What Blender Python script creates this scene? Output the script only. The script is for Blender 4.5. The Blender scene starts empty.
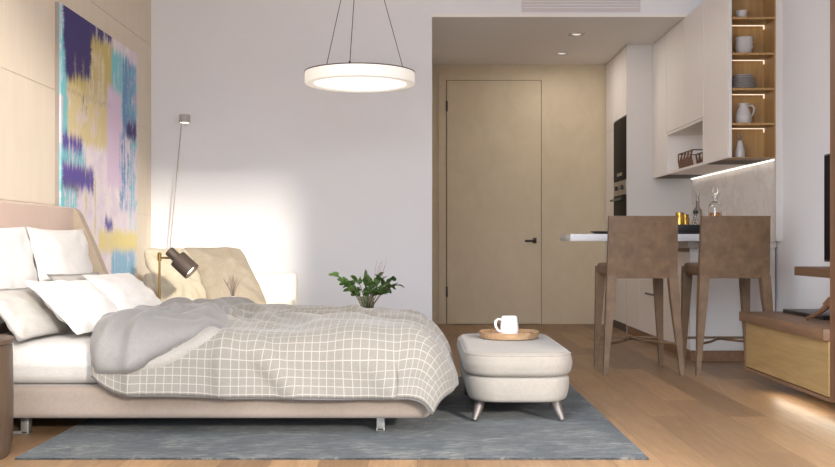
import bpy, bmesh, math, random
from math import sin, cos, pi, radians, sqrt, hypot
from mathutils import Vector, Matrix, noise

S = bpy.context.scene
COL = S.collection
random.seed(7)

# ------------------------------------------------------------------ camera
cd = bpy.data.cameras.new('camera')
cam = bpy.data.objects.new('camera', cd)
COL.objects.link(cam)
cam.location = (0, 0, 0.85)
cam.rotation_euler = (pi / 2, 0, 0)
cd.sensor_width = 36
cd.lens = 36 * 1000 / 835
cd.shift_y = 9.5 / 835
cd.clip_start = 0.05
S.camera = cam

# ------------------------------------------------------------------ world, sun, daylight portal, exposure
W = bpy.data.worlds.new('world')
S.world = W
W.use_nodes = True
bg = W.node_tree.nodes['Background']
bg.inputs[0].default_value = (0.87, 0.96, 1.09, 1)
wt = W.node_tree
wc = wt.nodes.new('ShaderNodeTexCoord')
wsx = wt.nodes.new('ShaderNodeSeparateXYZ')
wmr = wt.nodes.new('ShaderNodeMapRange')          # sky made brighter on the left, added fill for the right-hand faces
wmr.inputs[1].default_value, wmr.inputs[2].default_value = -.9, .1
wmr.inputs[3].default_value, wmr.inputs[4].default_value = 13.0, 2.4
wt.links.new(wc.outputs['Generated'], wsx.inputs[0])
wt.links.new(wsx.outputs[0], wmr.inputs[0])
wmz = wt.nodes.new('ShaderNodeMapRange')          # and a brighter sky overhead
wmz.inputs[1].default_value, wmz.inputs[2].default_value = .1, .6
wmz.inputs[3].default_value, wmz.inputs[4].default_value = 0.0, 9.0
wad = wt.nodes.new('ShaderNodeMath')
wt.links.new(wsx.outputs[2], wmz.inputs[0])
wt.links.new(wmr.outputs[0], wad.inputs[0])
wt.links.new(wmz.outputs[0], wad.inputs[1])
wt.links.new(wad.outputs[0], bg.inputs[1])

sd = bpy.data.lights.new('sun', 'SUN')
sd.energy = 3.5
sd.color = (1.0, 0.93, 0.83)
sd.angle = radians(2.5)
sun = bpy.data.objects.new('sun', sd)
COL.objects.link(sun)
sun.rotation_euler = Vector((-0.49, 1.0, -0.30)).to_track_quat('-Z', 'Y').to_euler()

pd = bpy.data.lights.new('window_daylight', 'AREA')
pd.shape = 'RECTANGLE'
pd.size = 8.2
pd.size_y = 5.2
pd.cycles.is_portal = True
po = bpy.data.objects.new('window_daylight', pd)
COL.objects.link(po)
po.location = (1.9, -5.05, 2.65)
po.rotation_euler = (pi / 2, 0, 0)
pd2 = bpy.data.lights.new('added_side_daylight', 'AREA')  # portal of an added left glazing, fill for the right wall
pd2.shape = 'RECTANGLE'
pd2.size = 5.2
pd2.size_y = 6.3
pd2.cycles.is_portal = True
po2 = bpy.data.objects.new('added_side_daylight', pd2)
COL.objects.link(po2)
po2.location = (-2.26, -1.75, 2.65)
po2.rotation_euler = (0, -pi / 2, 0)
pd3 = bpy.data.lights.new('added_roof_daylight', 'AREA')  # portal of an added glass roof, brightens upward faces
pd3.shape = 'RECTANGLE'
pd3.size, pd3.size_y = 8.2, 7.0
pd3.cycles.is_portal = True
po3 = bpy.data.objects.new('added_roof_daylight', pd3)
COL.objects.link(po3)
po3.location = (1.9, -1.55, 5.36)

S.view_settings.view_transform = 'Standard'
S.view_settings.look = 'None'
S.view_settings.gamma = 1
S.view_settings.use_curve_mapping = False
S.view_settings.exposure = 0.08

# ------------------------------------------------------------------ helpers: objects
def world_loc(o):
    v = Vector((0, 0, 0))
    while o is not None:
        v += o.location
        o = o.parent
    return v

def finish(bm, name, mat, smooth=True, angle=35):
    bmesh.ops.recalc_face_normals(bm, faces=bm.faces[:])
    me = bpy.data.meshes.new(name)
    bm.to_mesh(me)
    bm.free()
    if smooth:
        me.polygons.foreach_set('use_smooth', [True] * len(me.polygons))
        me.set_sharp_from_angle(angle=radians(angle))
    if mat:
        me.materials.append(mat)
    return me

def obj(name, bm, mat, parent=None, world=False, label=None, smooth=True, angle=35):
    """one mesh object; world=True: the mesh is in world coordinates"""
    if world and parent is not None:
        bmesh.ops.translate(bm, verts=bm.verts[:], vec=-world_loc(parent))
    o = bpy.data.objects.new(name, finish(bm, name, mat, smooth, angle))
    COL.objects.link(o)
    if parent is not None:
        o.parent = parent
    if label:
        o['label'] = label
    return o

def thing(name, label, cat, loc=(0, 0, 0), rz=0, group=None):
    o = bpy.data.objects.new(name, None)
    COL.objects.link(o)
    o.empty_display_size = 0.1
    o.location = loc
    o.rotation_euler = (0, 0, rz)
    o['label'] = label
    o['category'] = cat
    if group:
        o['group'] = group
    return o

def tag(o, label, cat, group=None):
    o['label'] = label
    o['category'] = cat
    if group:
        o['group'] = group
    return o

def struct(name, bm, mat, smooth=False):
    o = obj(name, bm, mat, smooth=smooth)
    o['kind'] = 'structure'
    return o

def dup(root, loc, label, rz=0):
    r = root.copy()
    COL.objects.link(r)
    r.location = loc
    r.rotation_euler = (0, 0, rz)
    r['label'] = label
    for ch in list(root.children):
        c = ch.copy()
        COL.objects.link(c)
        c.parent = r
        for g in ch.children:
            d = g.copy()
            COL.objects.link(d)
            d.parent = c
    return r

# ------------------------------------------------------------------ helpers: shapes
def B():
    return bmesh.new()

def box(bm, x0, x1, y0, y1, z0, z1, bev=0.0, seg=2):
    r = bmesh.ops.create_cube(bm, size=1)
    vs = r['verts']
    for v in vs:
        v.co = Vector((x0 + (v.co.x + .5) * (x1 - x0), y0 + (v.co.y + .5) * (y1 - y0), z0 + (v.co.z + .5) * (z1 - z0)))
    if bev > 0:
        es = list({e for v in vs for e in v.link_edges})
        bmesh.ops.bevel(bm, geom=es, offset=bev, segments=seg, profile=0.6, affect='EDGES')
    return bm

def mbox(*a, **k):
    return box(B(), *a, **k)

def lathe(bm, prof, seg=32, c=(0, 0, 0), cap0=True, cap1=True, rot=None):
    """profile of (radius, height) turned round a vertical axis at c"""
    rings = []
    c = Vector(c)
    for r, z in prof:
        ring = []
        for i in range(seg):
            a = 2 * pi * i / seg
            p = Vector((r * cos(a), r * sin(a), z))
            if rot is not None:
                p = rot @ p
            ring.append(bm.verts.new(p + c))
        rings.append(ring)
    for k in range(len(rings) - 1):
        for i in range(seg):
            j = (i + 1) % seg
            bm.faces.new((rings[k][i], rings[k][j], rings[k + 1][j], rings[k + 1][i]))
    if cap0:
        bm.faces.new(list(reversed(rings[0])))
    if cap1:
        bm.faces.new(rings[-1])
    return bm

def tube(bm, pts, rad, seg=10, square=False):
    """sweep along points; rad is one radius or one per point"""
    pts = [Vector(p) for p in pts]
    n = len(pts)
    if not hasattr(rad, '__len__'):
        rad = [rad] * n
    rings = []
    up = None
    for i, p in enumerate(pts):
        t = (pts[min(i + 1, n - 1)] - pts[max(i - 1, 0)]).normalized()
        if up is None:
            ref = Vector((0, 1, 0)) if abs(t.y) < .9 else Vector((1, 0, 0))
            up = (ref - t * ref.dot(t)).normalized()
        else:
            up = (up - t * up.dot(t)).normalized()
        s = t.cross(up)
        ring = []
        m = 4 if square else seg
        for k in range(m):
            a = 2 * pi * (k + (.5 if square else 0)) / m
            f = rad[i] * (sqrt(2) if square else 1)
            ring.append(bm.verts.new(p + (up * cos(a) + s * sin(a)) * f))
        rings.append(ring)
    m = len(rings[0])
    for k in range(n - 1):
        for i in range(m):
            j = (i + 1) % m
            bm.faces.new((rings[k][i], rings[k][j], rings[k + 1][j], rings[k + 1][i]))
    bm.faces.new(list(reversed(rings[0])))
    bm.faces.new(rings[-1])
    return bm

def prism(bm, outline, y0, y1, bev=0):
    """outline of (x, z) extruded from y0 to y1"""
    a = [bm.verts.new((x, y0, z)) for x, z in outline]
    b = [bm.verts.new((x, y1, z)) for x, z in outline]
    n = len(a)
    bm.faces.new(a)
    bm.faces.new(list(reversed(b)))
    for i in range(n):
        j = (i + 1) % n
        bm.faces.new((a[j], a[i], b[i], b[j]))
    if bev:
        es = [e for e in bm.edges if e.calc_length() > 0 and (abs(e.verts[0].co.y - e.verts[1].co.y) < 1e-6)]
        bmesh.ops.bevel(bm, geom=es, offset=bev, segments=3, profile=.6, affect='EDGES')
    return bm

def rbox(bm, cx, cy, z0, z1, hx, hy, rad, edge, seg=8, es=4, bulge=0.0):
    """cushion-like block: rounded plan corners, rounded top and bottom edges"""
    def plan(inset):
        r = max(rad - inset, 0.005)
        pts = []
        for k, (sx, sy) in enumerate(((1, 1), (-1, 1), (-1, -1), (1, -1))):
            for i in range(seg + 1):
                a = k * pi / 2 + i / seg * pi / 2
                pts.append((cx + sx * (hx - rad) + r * cos(a), cy + sy * (hy - rad) + r * sin(a)))
        return pts
    layers = []
    for i in range(es + 1):
        a = i / es * pi / 2
        layers.append((edge * (1 - sin(a)), z0 + edge * (1 - cos(a))))
    mids = [(-bulge * sin(t * pi), z0 + edge + (z1 - z0 - 2 * edge) * t) for t in (.25, .5, .75)]
    layers += mids
    for i in range(es + 1):
        a = i / es * pi / 2
        layers.append((edge * (1 - cos(a)), z1 - edge * (1 - sin(a))))
    rings = [[bm.verts.new((x, y, z)) for x, y in plan(ins)] for ins, z in layers]
    n = len(rings[0])
    for k in range(len(rings) - 1):
        for i in range(n):
            j = (i + 1) % n
            bm.faces.new((rings[k][i], rings[k][j], rings[k + 1][j], rings[k + 1][i]))
    bm.faces.new(list(reversed(rings[0])))
    bm.faces.new(rings[-1])
    return bm

def pillow(bm, c, e1, e2, thick, n=26, wr=0.012, seed=0, flange=0.0, square=0.5, rnd=0.0):
    """a stuffed cushion spanning edges e1 and e2 about centre c"""
    c, e1, e2 = Vector(c), Vector(e1), Vector(e2)
    nrm = e1.cross(e2).normalized()
    grids = []
    for side in (1, -1):
        g = []
        for i in range(n + 1):
            row = []
            for j in range(n + 1):
                a, b = -1 + 2 * i / n, -1 + 2 * j / n
                fa, fb = min(1, abs(a) / (1 - flange)), min(1, abs(b) / (1 - flange))
                h = (max(0, 1 - fa ** 2.6) * max(0, 1 - fb ** 2.6)) ** square
                # the sides draw in between the corners
                pa = a * (1 - .055 * (1 - b * b))
                pb = b * (1 - .055 * (1 - a * a))
                pull = 1 - rnd * (a * b) ** 4
                pa, pb = pa * pull, pb * pull
                q = Vector((a * 2.1 + seed * 3.1, b * 2.1, side * 2.0 + seed))
                w = noise.noise(q) * 1.0 + noise.noise(q * 2.7) * .5
                # creases running in from the corners
                ang = math.atan2(b, a)
                w += .55 * sin(ang * 12 + seed) * min(1, (a * a + b * b)) ** 2
                edge = max(abs(a), abs(b))
                off = side * (h * thick / 2 + wr * w * min(1, h * 1.5))
                if edge > .999:
                    off = wr * .6 * noise.noise(Vector((a * 3 + seed, b * 3, 0)))
                p = c + e1 * (pa / 2) + e2 * (pb / 2) + nrm * off
                row.append((p, edge > .999))
            g.append(row)
        grids.append(g)
    top = [[bm.verts.new(p) for p, _ in row] for row in grids[0]]
    bot = [[top[i][j] if grids[1][i][j][1] else bm.verts.new(grids[1][i][j][0]) for j in range(n + 1)] for i in range(n + 1)]
    for i in range(n):
        for j in range(n):
            bm.faces.new((top[i][j], top[i + 1][j], top[i + 1][j + 1], top[i][j + 1]))
            f = (bot[i][j], bot[i][j + 1], bot[i + 1][j + 1], bot[i + 1][j])
            if len(set(f)) == 4:
                try:
                    bm.faces.new(f)
                except ValueError:
                    pass
    return bm

# ------------------------------------------------------------------ helpers: materials
def lin(r, g, b):
    def f(c):
        c /= 255
        return c / 12.92 if c <= .04045 else ((c + .055) / 1.055) ** 2.4
    return (f(r), f(g), f(b), 1)

class N:
    """small node-tree builder"""
    def __init__(s, name):
        s.m = bpy.data.materials.new(name)
        s.m.use_nodes = True
        s.t = s.m.node_tree
        s.p = s.t.nodes['Principled BSDF']
    def node(s, kind, **k):
        n = s.t.nodes.new(kind)
        for a, v in k.items():
            setattr(n, a, v)
        return n
    def link(s, a, b):
        s.t.links.new(a, b)
    def put(s, sock, v):
        if hasattr(v, 'is_linked') or isinstance(v, bpy.types.NodeSocket):
            s.link(v, sock)
        else:
            sock.default_value = v
    def coord(s, which='Object', scale=(1, 1, 1), rot=(0, 0, 0), loc=(0, 0, 0)):
        c = s.node('ShaderNodeTexCoord')
        mp = s.node('ShaderNodeMapping')
        mp.inputs['Scale'].default_value = scale
        mp.inputs['Rotation'].default_value = rot
        mp.inputs['Location'].default_value = loc
        s.link(c.outputs[which], mp.inputs['Vector'])
        return mp.outputs[0]
    def noise(s, vec, scale=5, detail=4, rough=.55, dist=0):
        n = s.node('ShaderNodeTexNoise')
        s.put(n.inputs['Vector'], vec)
        n.inputs['Scale'].default_value = scale
        n.inputs['Detail'].default_value = detail
        n.inputs['Roughness'].default_value = rough
        n.inputs['Distortion'].default_value = dist
        return n.outputs['Fac']
    def ramp(s, fac, stops):
        r = s.node('ShaderNodeValToRGB')
        e = r.color_ramp.elements
        while len(e) < len(stops):
            e.new(.5)
        for k, (p, c) in enumerate(stops):
            e[k].position = p
            e[k].color = c
        s.put(r.inputs[0], fac)
        return r.outputs[0]
    def mix(s, fac, a, b, mode='MIX'):
        n = s.node('ShaderNodeMix', data_type='RGBA', blend_type=mode)
        s.put(n.inputs[0], fac)
        s.put(n.inputs[6], a)
        s.put(n.inputs[7], b)
        return n.outputs[2]
    def math(s, op, a, b=0.0, c=0.0):
        n = s.node('ShaderNodeMath', operation=op)
        s.put(n.inputs[0], a)
        s.put(n.inputs[1], b)
        if op in ('SMOOTH_MIN', 'COMPARE', 'MULTIPLY_ADD'):
            s.put(n.inputs[2], c)
        return n.outputs[0]
    def maprange(s, v, a, b, c=0.0, d=1.0):
        n = s.node('ShaderNodeMapRange')
        n.interpolation_type = 'SMOOTHSTEP'
        s.put(n.inputs[0], v)
        for i, q in enumerate((a, b, c, d)):
            s.put(n.inputs[i + 1], q)
        return n.outputs[0]
    def sep(s, vec):
        n = s.node('ShaderNodeSeparateXYZ')
        s.put(n.inputs[0], vec)
        return n.outputs
    def comb(s, x, y, z=0.0):
        n = s.node('ShaderNodeCombineXYZ')
        for i, q in enumerate((x, y, z)):
            s.put(n.inputs[i], q)
        return n.outputs[0]
    def bump(s, h, strength=.2, dist=.01):
        n = s.node('ShaderNodeBump')
        s.put(n.inputs['Height'], h)
        n.inputs['Strength'].default_value = strength
        n.inputs['Distance'].default_value = dist
        s.link(n.outputs[0], s.p.inputs['Normal'])
    def set(s, color=None, rough=None, metal=None, **k):
        if color is not None:
            s.put(s.p.inputs['Base Color'], color)
        if rough is not None:
            s.put(s.p.inputs['Roughness'], rough)
        if metal is not None:
            s.put(s.p.inputs['Metallic'], metal)
        for a, v in k.items():
            s.put(s.p.inputs[a.replace('_', ' ')], v)
        return s.m

def plain(name, col, rough=.5, metal=0, var=.06, scale=6, bump=0, **k):
    n = N(name)
    f = n.noise(n.coord(), scale, 4)
    dark = tuple(c * (1 - var) for c in col[:3]) + (1,)
    lite = tuple(min(1, c * (1 + var)) for c in col[:3]) + (1,)
    c = n.ramp(f, [(.3, dark), (.7, lite)])
    if bump:
        n.bump(n.noise(n.coord(), scale * 12, 3), bump, .004)
    return n.set(c, rough, metal, **k)

def wood(name, c1, c2, axis=1, rough=.45, scale=1.0, bump=.08):
    n = N(name)
    sc = [14 * scale] * 3
    sc[axis] = 1.1 * scale
    v = n.coord(scale=tuple(sc))
    f = n.noise(v, 1.4, 7, .62, 1.6)
    sc2 = [60 * scale] * 3
    sc2[axis] = 2.0 * scale
    g = n.noise(n.coord(scale=tuple(sc2)), 2.0, 4, .6, .3)
    f2 = n.math('ADD', n.math('MULTIPLY', f, .7), n.math('MULTIPLY', g, .3))
    c = n.ramp(f2, [(.34, c1), (.66, c2)])
    n.bump(g, bump, .003)
    return n.set(c, rough)

def fabric(name, c1, c2, fine=420, rough=.9, bump=.25, sheen=.15, big=3.0):
    n = N(name)
    v = n.coord()
    a = n.noise(n.coord(scale=(fine, fine * .12, fine * .5)), 1, 2, .5)
    b = n.noise(n.coord(scale=(fine * .12, fine, fine * .12)), 1, 2, .5)
    w = n.math('MULTIPLY', n.math('ADD', a, b), .5)
    l = n.noise(v, big, 4)
    f = n.math('ADD', n.math('MULTIPLY', w, .6), n.math('MULTIPLY', l, .4))
    c = n.ramp(f, [(.38, c1), (.62, c2)])
    n.bump(w, bump, .002)
    return n.set(c, rough, Sheen_Weight=sheen)

M = {}
M['wall'] = plain('wall_paint', lin(227, 226, 227), .85, var=.012, scale=2)
M['ceil'] = plain('ceiling_paint', lin(222, 212, 206), .9, var=.012, scale=2)
M['hallceil'] = plain('hall_ceiling_paint', lin(232, 227, 222), .8, var=.012, scale=2)
M['white_lacquer'] = plain('white_matt_lacquer', lin(232, 223, 215), .5, var=.012, scale=2)
M['side_white'] = plain('side_panel_white', lin(202, 195, 189), .55, var=.01, scale=2)
M['counter'] = plain('white_solid_surface', lin(201, 198, 198), .3, var=.01)
M['worktop'] = plain('grey_white_worktop', lin(205, 196, 188), .35, var=.03)
M['black'] = plain('black_satin', lin(22, 20, 20), .35, var=.1)
M['blackgloss'] = plain('black_gloss', lin(10, 9, 9), .6, var=.1)
M['steel'] = plain('brushed_steel', lin(150, 140, 132), .35, .9, var=.05)
M['darkmetal'] = plain('dark_metal', lin(70, 64, 62), .4, .7)
M['bronze'] = plain('dark_bronze_paint', lin(88, 76, 68), .45, .3)
M['brass'] = plain('brass', lin(128, 100, 54), .45, .8)
M['chrome'] = plain('chrome', lin(150, 146, 142), .45, .8)
M['nickel'] = plain('satin_nickel_leg', lin(104, 96, 90), .45, .5)
M['walnut'] = wood('walnut', lin(90, 65, 45), lin(118, 88, 64), 1)
M['walnut_v'] = wood('walnut_upright', lin(100, 68, 47), lin(124, 88, 64), 2)
M['walnut_x'] = wood('walnut_crosswise', lin(90, 65, 45), lin(118, 88, 64), 0)
M['drum'] = wood('smoked_oak_drum', lin(68, 52, 39), lin(91, 72, 56), 2)
M['oak'] = wood('yellow_oak', lin(131, 105, 66), lin(156, 128, 84), 1)
M['shelfoak'] = wood('shelf_oak', lin(142, 106, 62), lin(172, 134, 84), 2)
M['plinth'] = wood('brown_plinth', lin(116, 84, 60), lin(138, 102, 76), 1)
M['bedskirt'] = fabric('beige_bed_upholstery', lin(119, 105, 94), lin(129, 116, 104), 500, bump=.15)
M['headboard'] = fabric('headboard_upholstery', lin(184, 158, 142), lin(198, 172, 156), 500, bump=.15)
M['wing_shade_cloth'] = fabric('shaded_sand_wing_upholstery', lin(158, 141, 120), lin(172, 154, 132), 500, bump=.15)  # sand wing cloth, darkened so its colour carries the wing's shade
M['linen'] = fabric('white_linen', lin(209, 205, 199), lin(221, 217, 212), 500, bump=.12)
M['creamlinen'] = fabric('cream_linen', lin(124, 118, 110), lin(138, 132, 124), 500, bump=.15)
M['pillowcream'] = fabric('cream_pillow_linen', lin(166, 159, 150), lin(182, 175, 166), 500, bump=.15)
M['sheet'] = fabric('bed_sheet', lin(168, 162, 155), lin(184, 178, 171), 420, bump=.15)
M['foldlinen'] = fabric('grey_linen_lining', lin(101, 97, 94), lin(115, 111, 107), 420, bump=.18, big=5)
M['hempipe'] = fabric('grey_hem', lin(84, 80, 77), lin(96, 92, 88), 420, bump=.15)
M['boucle'] = fabric('white_weave', lin(124, 116, 105), lin(135, 127, 117), 300, bump=.4)
M['sofa'] = fabric('cream_sofa_cloth', lin(238, 228, 212), lin(246, 238, 224), 300, bump=.3)
M['tan1'] = fabric('sand_cushion_cloth', lin(191, 179, 152), lin(210, 199, 175), 260, bump=.3, big=8)
M['tan2'] = fabric('tan_cushion_cloth', lin(155, 142, 122), lin(172, 160, 141), 260, bump=.3, big=8)
M['ceramic'] = plain('white_ceramic', lin(232, 230, 232), .25, var=.01)
M['greyceramic'] = plain('grey_glazed_ceramic', lin(176, 168, 164), .35, var=.06, scale=20)
M['lamphead'] = plain('grey_lamp_head', lin(160, 150, 142), .4, .5)
M['palegrey'] = plain('pale_grey_paint', lin(176, 168, 162), .5)
M['grille'] = plain('vent_white', lin(214, 204, 202), .6, var=.01)
M['amber'] = plain('amber_liquid', lin(196, 122, 36), .15, var=.05)
M['gold'] = plain('gold_glaze', lin(181, 140, 61), .22, .85, var=.15, scale=30)
M['sculpture'] = wood('sculpture_wood', lin(78, 52, 36), lin(108, 74, 52), 2)
M['traywood'] = wood('tray_wood', lin(136, 104, 74), lin(186, 152, 114), 0, scale=2)
M['leaf'] = plain('leaf_green', lin(72, 100, 46), .5, var=.5, scale=24)
M['stem'] = plain('stem_brown', lin(92, 80, 62), .7)
M['twig'] = plain('dry_twig', lin(120, 104, 92), .8)

M['blackgloss'].node_tree.nodes['Principled BSDF'].inputs['Specular IOR Level'].default_value = .2
M['carcass'] = plain('gap_shade_carcass', lin(96, 86, 78), .7, var=.02)  # carcass darkened, the shade of the door gaps is in its colour
def glass(name, col, rough=.03, ior=1.45):
    n = N(name)
    return n.set(col, rough, 0, Transmission_Weight=1.0, IOR=ior)
M['glass'] = glass('clear_glass', (.96, .96, .95, 1))
M['greenglass'] = glass('smoky_green_glass', (.62, .66, .52, 1), .12)
M['greyglass'] = glass('grey_bottle_glass', (.55, .52, .50, 1), .1)

def emit(name, col, strength):
    n = N(name)
    n.set((.8, .8, .8, 1), .5)
    n.p.inputs['Emission Color'].default_value = col
    n.p.inputs['Emission Strength'].default_value = strength
    return n.m
M['glow'] = emit('lit_diffuser', (1, .88, .72, 1), .40)
M['glowdisc'] = emit('lit_lower_diffuser', (1, .93, .82, 1), 1.1)
M['led'] = emit('led_strip', (1, .82, .58, 1), 1.0)
M['ledcool'] = emit('led_strip_white', (1, .94, .88, 1), 1.15)
M['lens'] = emit('downlight_lens', (1, .92, .8, 1), .75)
M['bulb'] = emit('lamp_bulb', (1, .9, .75, 1), 3.0)

# floor of long oak planks running away from the camera
n = N('oak_plank_floor')
c = n.sep(n.coord())
vec = n.comb(c[1], c[0])
br = n.node('ShaderNodeTexBrick')
n.link(vec, br.inputs['Vector'])
br.offset = .37
br.offset_frequency = 2
br.inputs['Color1'].default_value = lin(120, 93, 66)
br.inputs['Color2'].default_value = lin(157, 125, 90)
br.inputs['Mortar'].default_value = lin(97, 72, 50)
br.inputs['Scale'].default_value = 1
br.inputs['Mortar Size'].default_value = .0016
br.inputs['Mortar Smooth'].default_value = .3
br.inputs['Bias'].default_value = 0
br.inputs['Brick Width'].default_value = 1.35
br.inputs['Row Height'].default_value = .19
g = n.noise(n.coord(scale=(9, .9, 1)), 1.5, 8, .65, 2.2)
g2 = n.noise(n.coord(scale=(70, 3, 1)), 1.5, 4, .6)
gr = n.ramp(n.math('ADD', n.math('MULTIPLY', g, .6), n.math('MULTIPLY', g2, .4)), [(.34, (.70, .67, .65, 1)), (.64, (1.12, 1.10, 1.09, 1))])
cc = n.mix(1.0, br.outputs['Color'], gr, 'MULTIPLY')
n.bump(g2, .06, .002)
M['floor'] = n.set(cc, .42)

# rug: worn blue-grey weave
n = N('worn_blue_rug')
v = n.coord()
a = n.noise(n.coord(scale=(5, 14, 1)), 2.6, 9, .8, .5)
b = n.noise(n.coord(scale=(1, 1.3, 1)), 3.0, 7, .75, .4)
cf = n.noise(n.coord(scale=(90, 160, 1)), 2.0, 2, .7)
f = n.math('ADD', n.math('ADD', n.math('MULTIPLY', a, .45), n.math('MULTIPLY', b, .35)), n.math('MULTIPLY', cf, .2))
col = n.ramp(f, [(.43, lin(13, 17, 20)), (.485, lin(31, 35, 37)), (.53, lin(56, 58, 57)), (.58, lin(99, 95, 87))])
n.bump(cf, .5, .004)
M['rug'] = n.set(col, .95, Sheen_Weight=.1)

# stone-like beige wall panel behind the bed (horizontal joints are in the mesh)
n = N('beige_wall_panel')
f = n.noise(n.coord(scale=(1, 4, .8)), 3, 6, .6)
f2 = n.noise(n.coord(scale=(30, 60, 2)), 2, 3, .6)
col = n.ramp(n.math('ADD', n.math('MULTIPLY', f, .6), n.math('MULTIPLY', f2, .4)), [(.35, lin(222, 208, 187)), (.65, lin(228, 215, 195))])
M['panelwall'] = n.set(col, .7)

# plywood-like hall wall and door
n = N('beige_birch_panel')
f = n.noise(n.coord(scale=(2.0, 2.0, 1.6)), 2.2, 7, .62, 1.0)
f2 = n.noise(n.coord(scale=(20, 20, 3)), 2, 3, .6)
col = n.ramp(n.math('ADD', n.math('MULTIPLY', f, .86), n.math('MULTIPLY', f2, .14)), [(.30, lin(196, 177, 146)), (.70, lin(206, 187, 157))])
M['birch'] = n.set(col, .6)

# marble-look backsplash
n = N('pale_marble')
f = n.noise(n.coord(scale=(1, 1, 1.6), rot=(.5, 0, 0)), 1.6, 7, .6, 2.2)
col = n.ramp(f, [(.40, lin(228, 219, 212)), (.49, lin(221, 211, 203)), (.53, lin(230, 222, 215)), (.7, lin(232, 224, 218))])
M['marble'] = n.set(col, .22)

# mottled leather of the bar stools
n = N('mottled_brown_leather')
f = n.noise(n.coord(), 13, 6, .6, .15)
f2 = n.noise(n.coord(), 120, 3)
col = n.ramp(f, [(.32, lin(91, 68, 47)), (.5, lin(104, 79, 55)), (.7, lin(118, 91, 65))])
n.bump(f2, .12, .002)
M['leather'] = n.set(col, .55)

# duvet cover: grey-beige with a fine white window-pane grid, drawn in the cloth's own UV
n = N('window_pane_check_linen')
uv = n.sep(n.coord('UV'))
def line(sock):
    d = n.math('ABSOLUTE', n.math('SUBTRACT', n.math('FRACT', n.math('DIVIDE', sock, .0345)), .5))
    return n.maprange(d, .440, .466)
ln = n.math('MAXIMUM', line(uv[0]), line(uv[1]))
w1 = n.noise(n.coord('UV', scale=(900, 90, 1)), 1, 2)
w2 = n.noise(n.coord('UV', scale=(90, 900, 1)), 1, 2)
w = n.math('MULTIPLY', n.math('ADD', w1, w2), .5)
base = n.ramp(w, [(.38, lin(102, 96, 88)), (.62, lin(114, 108, 99))])
col = n.mix(ln, base, lin(137, 131, 122))
n.bump(w, .15, .002)
M['duvet'] = n.set(col, .9, Sheen_Weight=.15)

# abstract painting: layered palette-knife patches; u runs along the canvas, v down from its top
n = N('abstract_paint')
c = n.coord()
cs = n.sep(c)
u0 = n.math('DIVIDE', cs[1], 1.66)
v0 = n.math('SUBTRACT', 1.0, n.math('DIVIDE', cs[2], 1.74))
streak = n.noise(n.coord(scale=(1, 24, .9)), 1.5, 6, .75)
scr = n.noise(n.coord(scale=(1, 5, 34)), 1.6, 5, .7)
blot = n.noise(c, 7, 6, .7)
vv = n.math('ADD', v0, n.math('MULTIPLY', n.math('SUBTRACT', streak, .5), .16))
uu = n.math('ADD', u0, n.math('MULTIPLY', n.math('SUBTRACT', scr, .5), .06))
col = n.ramp(blot, [(.35, lin(222, 206, 220)), (.55, lin(236, 224, 228)), (.72, lin(240, 234, 214))])
def patch(col, a, b, t, e, color, wear=.42, soft=.03):
    m1 = n.math('MULTIPLY', n.maprange(uu, a - soft, a + .004), n.math('SUBTRACT', 1.0, n.maprange(uu, b - .004, b + soft)))
    m2 = n.math('MULTIPLY', n.maprange(vv, t - soft, t + .01), n.math('SUBTRACT', 1.0, n.maprange(vv, e - .01, e + soft)))
    k = n.math('MULTIPLY', m1, m2)
    br_ = n.math('ADD', n.math('MULTIPLY', streak, .6), n.math('MULTIPLY', blot, .4))
    k = n.math('MULTIPLY', k, n.maprange(br_, wear - .03, wear + .03))
    return n.mix(k, col, color)
YE, IN, TQ, SB, PU, LP = lin(204, 184, 112), lin(52, 40, 108), lin(128, 200, 208), lin(104, 146, 190), lin(92, 76, 158), lin(222, 200, 222)
DR = lin(54, 38, 96)
col = patch(col, .08, .62, .04, .30, YE, .42)
col = patch(col, .05, .58, .28, .46, lin(222, 204, 150), .45)
col = patch(col, .30, .50, .12, .30, lin(222, 208, 176), .50)
col = patch(col, .62, .84, .06, .30, TQ, .43)
col = patch(col, .78, .97, .07, .36, SB, .45)
col = patch(col, .86, 1.0, .10, .28, TQ, .52)
col = patch(col, .56, .74, .22, .60, LP, .40)
col = patch(col, .74, .96, .38, .70, SB, .50)
col = patch(col, .88, 1.0, .40, .98, TQ, .53)
col = patch(col, -.05, .06, .02, .80, TQ, .47)
col = patch(col, .04, .33, -.2, .15, IN, .33)
col = patch(col, .06, .14, .10, .24, IN, .40)
col = patch(col, .17, .23, .10, .22, IN, .42)
col = patch(col, .26, .32, .10, .21, IN, .40)
col = patch(col, .34, .39, -.2, .045, IN, .40)
col = patch(col, .43, .49, -.2, .035, IN, .40)
col = patch(col, .53, .60, -.2, .012, IN, .40)
col = patch(col, .84, .97, .325, .375, IN, .42)
col = patch(col, .06, .60, .292, .298, DR, .47, .006)
col = patch(col, .24, .28, .30, .38, IN, .50)
col = patch(col, .02, .26, .50, .55, TQ, .47)
col = patch(col, .03, .36, .565, .63, PU, .34)
col = patch(col, .03, .22, .465, .50, PU, .44)
col = patch(col, .02, .20, .64, .665, lin(96, 88, 80), .50)
col = patch(col, .02, .16, .66, .76, TQ, .48)
col = patch(col, .28, .50, .58, .80, lin(212, 200, 146), .55)
col = patch(col, .45, 1.1, .80, .865, lin(230, 212, 140), .42)
col = patch(col, .53, .61, .75, .775, PU, .42)
col = patch(col, .62, .94, .885, 1.2, lin(138, 184, 214), .43)
M['paint'] = n.set(col, .6)

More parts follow.
